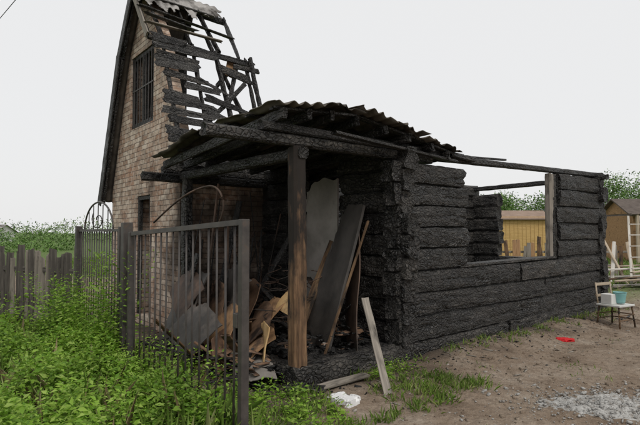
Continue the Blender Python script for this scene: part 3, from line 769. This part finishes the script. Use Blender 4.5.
for _ in range(200):
    p=W(ga-random.uniform(.02,.4),random.uniform(1.25,3.3)); hh=random.uniform(.4,1.1)
    plant(p.x,p.y,hh,44,.06)
for _ in range(14):
    p=W(ga-random.uniform(.05,.2),random.uniform(1.3,1.75)); plant(p.x,p.y,1.4,60,.06)
for _ in range(130):
    p=W(ga+random.uniform(.05,.7),random.uniform(-.2,2.6)); plant(p.x,p.y,random.uniform(.1,.4),16,.055)
for _ in range(260):
    t=random.random()**1.5; p=f0+fd*t; plant(p.x+random.uniform(-.2,.3),p.y-random.uniform(.05,.6),random.uniform(.15,.45)+(.4 if random.random()<.15 else 0),24,.065)
for _ in range(150):
    p=W(random.uniform(-1.2,-.2),random.uniform(-1.3,.1)); plant(p.x,p.y,random.uniform(.05,.2),14,.05)
for _ in range(26):
    p=W(random.uniform(.75,1.35),random.uniform(-.5,-.3)); plant(p.x,p.y,random.uniform(.08,.22),16,.05)
mkleaf('weeds',P,D,S,WEED)
P=[];D=[];S=[]
def tuft(x,y,n,h,sp=.05):
    for _ in range(n):
        px=x+random.gauss(0,sp);py=y+random.gauss(0,sp); az=random.random()*6.28; el=random.uniform(.6,1.5)
        P.append((px,py,gz(px,py)-.01)); D.append((math.cos(az)*math.cos(el),math.sin(az)*math.cos(el),math.sin(el))); S.append(h*random.uniform(.5,1.3))
for _ in range(2200):
    x=random.uniform(-9,-.3);y=random.uniform(2.4,10); a,q=toL(x,y)
    if a>-1.2 or q<-1.1: continue
    tuft(x,y,16,.34,.1)
for _ in range(300):
    p=W(random.uniform(-1.3,1.5),-random.uniform(.12,1.3))
    if noise.noise(Vector((p.x*1.8,p.y*1.8,1)))>-.05: tuft(p.x,p.y,14,.1,.05)
for _ in range(60):
    p=W(random.uniform(.8,7.5),-.18-abs(random.gauss(0,.12))); tuft(p.x,p.y,10,.1,.05)
for _ in range(260):
    x=random.uniform(1,9);y=random.uniform(3.2,14); a,q=toL(x,y)
    if q>-.3: continue
    if noise.noise(Vector((x*.9,y*.9,8)))>.12: tuft(x,y,9,.06,.05)
for _ in range(2600):
    x=random.uniform(-14,26); y=random.uniform(14,30); a,q=toL(x,y)
    if -.3<a<7.8 and -.3<q<6.5: continue
    if gmask(x,y)<.3: continue
    tuft(x,y,9,.24,.22)
mkleaf('grass',P,D,S,GRASS,None,.07)
P=[];D=[];S=[]
for _ in range(420):
    x=random.uniform(-8,-.5);y=random.uniform(2.6,9.5); a,q=toL(x,y)
    if a>-1.25 or q<-1.0: continue
    tuft(x,y,3,.45,.08)
mkleaf('dry_stalks',P,D,S,STRAW,None,.022)

def cloud(P,D,S,cx,cy,cz,rx,ry,rz_,n,ls):
    for _ in range(n):
        v=Vector((random.gauss(0,1),random.gauss(0,1),random.gauss(0,1))).normalized(); r=random.uniform(.5,1.1)*(1+.5*noise.noise(v*2+Vector((cx,cy,0))))
        P.append((cx+v.x*rx*r,cy+v.y*ry*r,max(.05,cz+v.z*rz_*r))); d=(v+Vector((random.gauss(0,.7),random.gauss(0,.7),random.gauss(0,.7)-.2))).normalized(); D.append(tuple(d)); S.append(ls*random.uniform(.6,1.3))
def tree(name,x,y,h,r):
    e=empty(name,False); P=[];D=[];S=[]
    tube('trunk',[(x,y,-.1),(x+.1,y,h*.3),(x-.05,y+.05,h*.6),(x,y,h*.92)],h*.028,BARK,e,8,taper=.25)
    for i in range(12):
        az=i*2.4; z0=h*(.25+.055*i); l=r*(1-.05*i)*random.uniform(.7,1.1); ex,ey,ez=x+l*math.cos(az),y+l*math.sin(az),z0+l*.55
        tube(f'limb_{i}',[(x,y,z0),(x+.5*l*math.cos(az),y+.5*l*math.sin(az),z0+l*.2),(ex,ey,ez)],h*.01,BARK,e,6,taper=.3)
        cloud(P,D,S,ex,ey,ez,r*.42,r*.42,r*.34,230,.2); cloud(P,D,S,(x+ex)/2,(y+ey)/2,z0+l*.4,r*.35,r*.35,r*.3,120,.2)
    mkleaf('crown',P,D,S,TREEL,e)
for i,(x,y,h,r) in enumerate([(20.5,38,5.3,2.3),(23.5,40,6.0,2.6),(26.5,41,5.2,2.4),(30,42,6.6,2.6),(17.2,38,4.2,2.0),(13.2,37,3.9,1.9),(16,44,4.6,2.3),(36,43,6,2.6)]):
    tree('tree' if i==0 else f'tree.{i:03d}',x,y,h,r)
P=[];D=[];S=[]
for i in range(190):
    ang=random.uniform(-62,62); R=random.uniform(85,130); x=R*math.sin(math.radians(ang)); y=R*math.cos(math.radians(ang))
    h=random.uniform(1.8,4.6)*(1.0 if ang<0 else 1.4)
    for k in range(2): cloud(P,D,S,x+random.uniform(-3,3),y+random.uniform(-2,2),h*.4,random.uniform(1.5,4),2.4,h*.55,170,.45)
mkleaf('distant_trees',P,D,S,FARL)
P=[];D=[];S=[]
for i in range(70):
    x=random.uniform(-45,-12) if i<44 else random.uniform(11,34); y=random.uniform(34,50); h=random.uniform(.9,2.2)*(1 if x<0 else 1.2)
    cloud(P,D,S,x,y,h*.4,random.uniform(1,1.8),1.3,h*.6,230,.22)
mkleaf('bushes',P,D,S,TREEL)

up=empty('utility_pole',False); tube('pole',[(-12.24,18,0),(-12.24,18,8.5)],.12,OLDW,up,12,taper=.7); board('crossarm',(-12.7,18,8.2),(-11.8,18,8.2),.1,.1,OLDW,up)
u2=empty('utility_pole',False); tube('pole',[(6.1,-2.8,0),(6.1,-2.8,6.5)],.11,OLDW,u2,12,taper=.7); board('crossarm',(5.7,-2.8,6.2),(6.6,-2.8,6.2),.1,.1,OLDW,u2)
A=Vector((-12.6,18,8.35));B=Vector((6.1,-2.8,6.3))
tube('power_cable',[A.lerp(B,t)-Vector((0,0,.25*4*t*(1-t))) for t in np.linspace(0,1,40)],.011,CHARK,None,6)

# ---------------------------------------------------------------- light
w=bpy.data.worlds.new('World'); sc.world=w; w.use_nodes=True; nt=w.node_tree
bg=nt.nodes['Background']; sky=nt.nodes.new('ShaderNodeTexSky'); sky.sky_type='NISHITA'; sky.sun_disc=False
EL,AZ=math.radians(52),math.radians(150)
sky.sun_elevation=EL; sky.sun_rotation=AZ; sky.dust_density=4
nt.links.new(sky.outputs[0],bg.inputs[0]); bg.inputs[1].default_value=.1
b2=nt.nodes.new('ShaderNodeBackground'); b2.inputs[0].default_value=(.985,.985,.985,1); b2.inputs[1].default_value=.9
ms=nt.nodes.new('ShaderNodeMixShader'); ms.inputs[0].default_value=.92
nt.links.new(bg.outputs[0],ms.inputs[1]); nt.links.new(b2.outputs[0],ms.inputs[2]); nt.links.new(ms.outputs[0],nt.nodes['World Output'].inputs[0])
sl=bpy.data.lights.new('sun','SUN'); sl.energy=1.45; sl.angle=math.radians(20); sl.color=(1,.96,.9)
so=bpy.data.objects.new('sun',sl); sc.collection.objects.link(so)
d=Vector((math.sin(AZ)*math.cos(EL),math.cos(AZ)*math.cos(EL),math.sin(EL)))
so.rotation_euler=d.to_track_quat('Z','Y').to_euler()

cam=bpy.data.cameras.new('camera'); co=bpy.data.objects.new('camera',cam); sc.collection.objects.link(co)
cam.sensor_width=36; cam.lens=28.125; cam.clip_end=2000; cam.clip_start=.05
co.location=(0,0,1.6); co.rotation_euler=(math.radians(90+2.23),0,0)
sc.camera=co
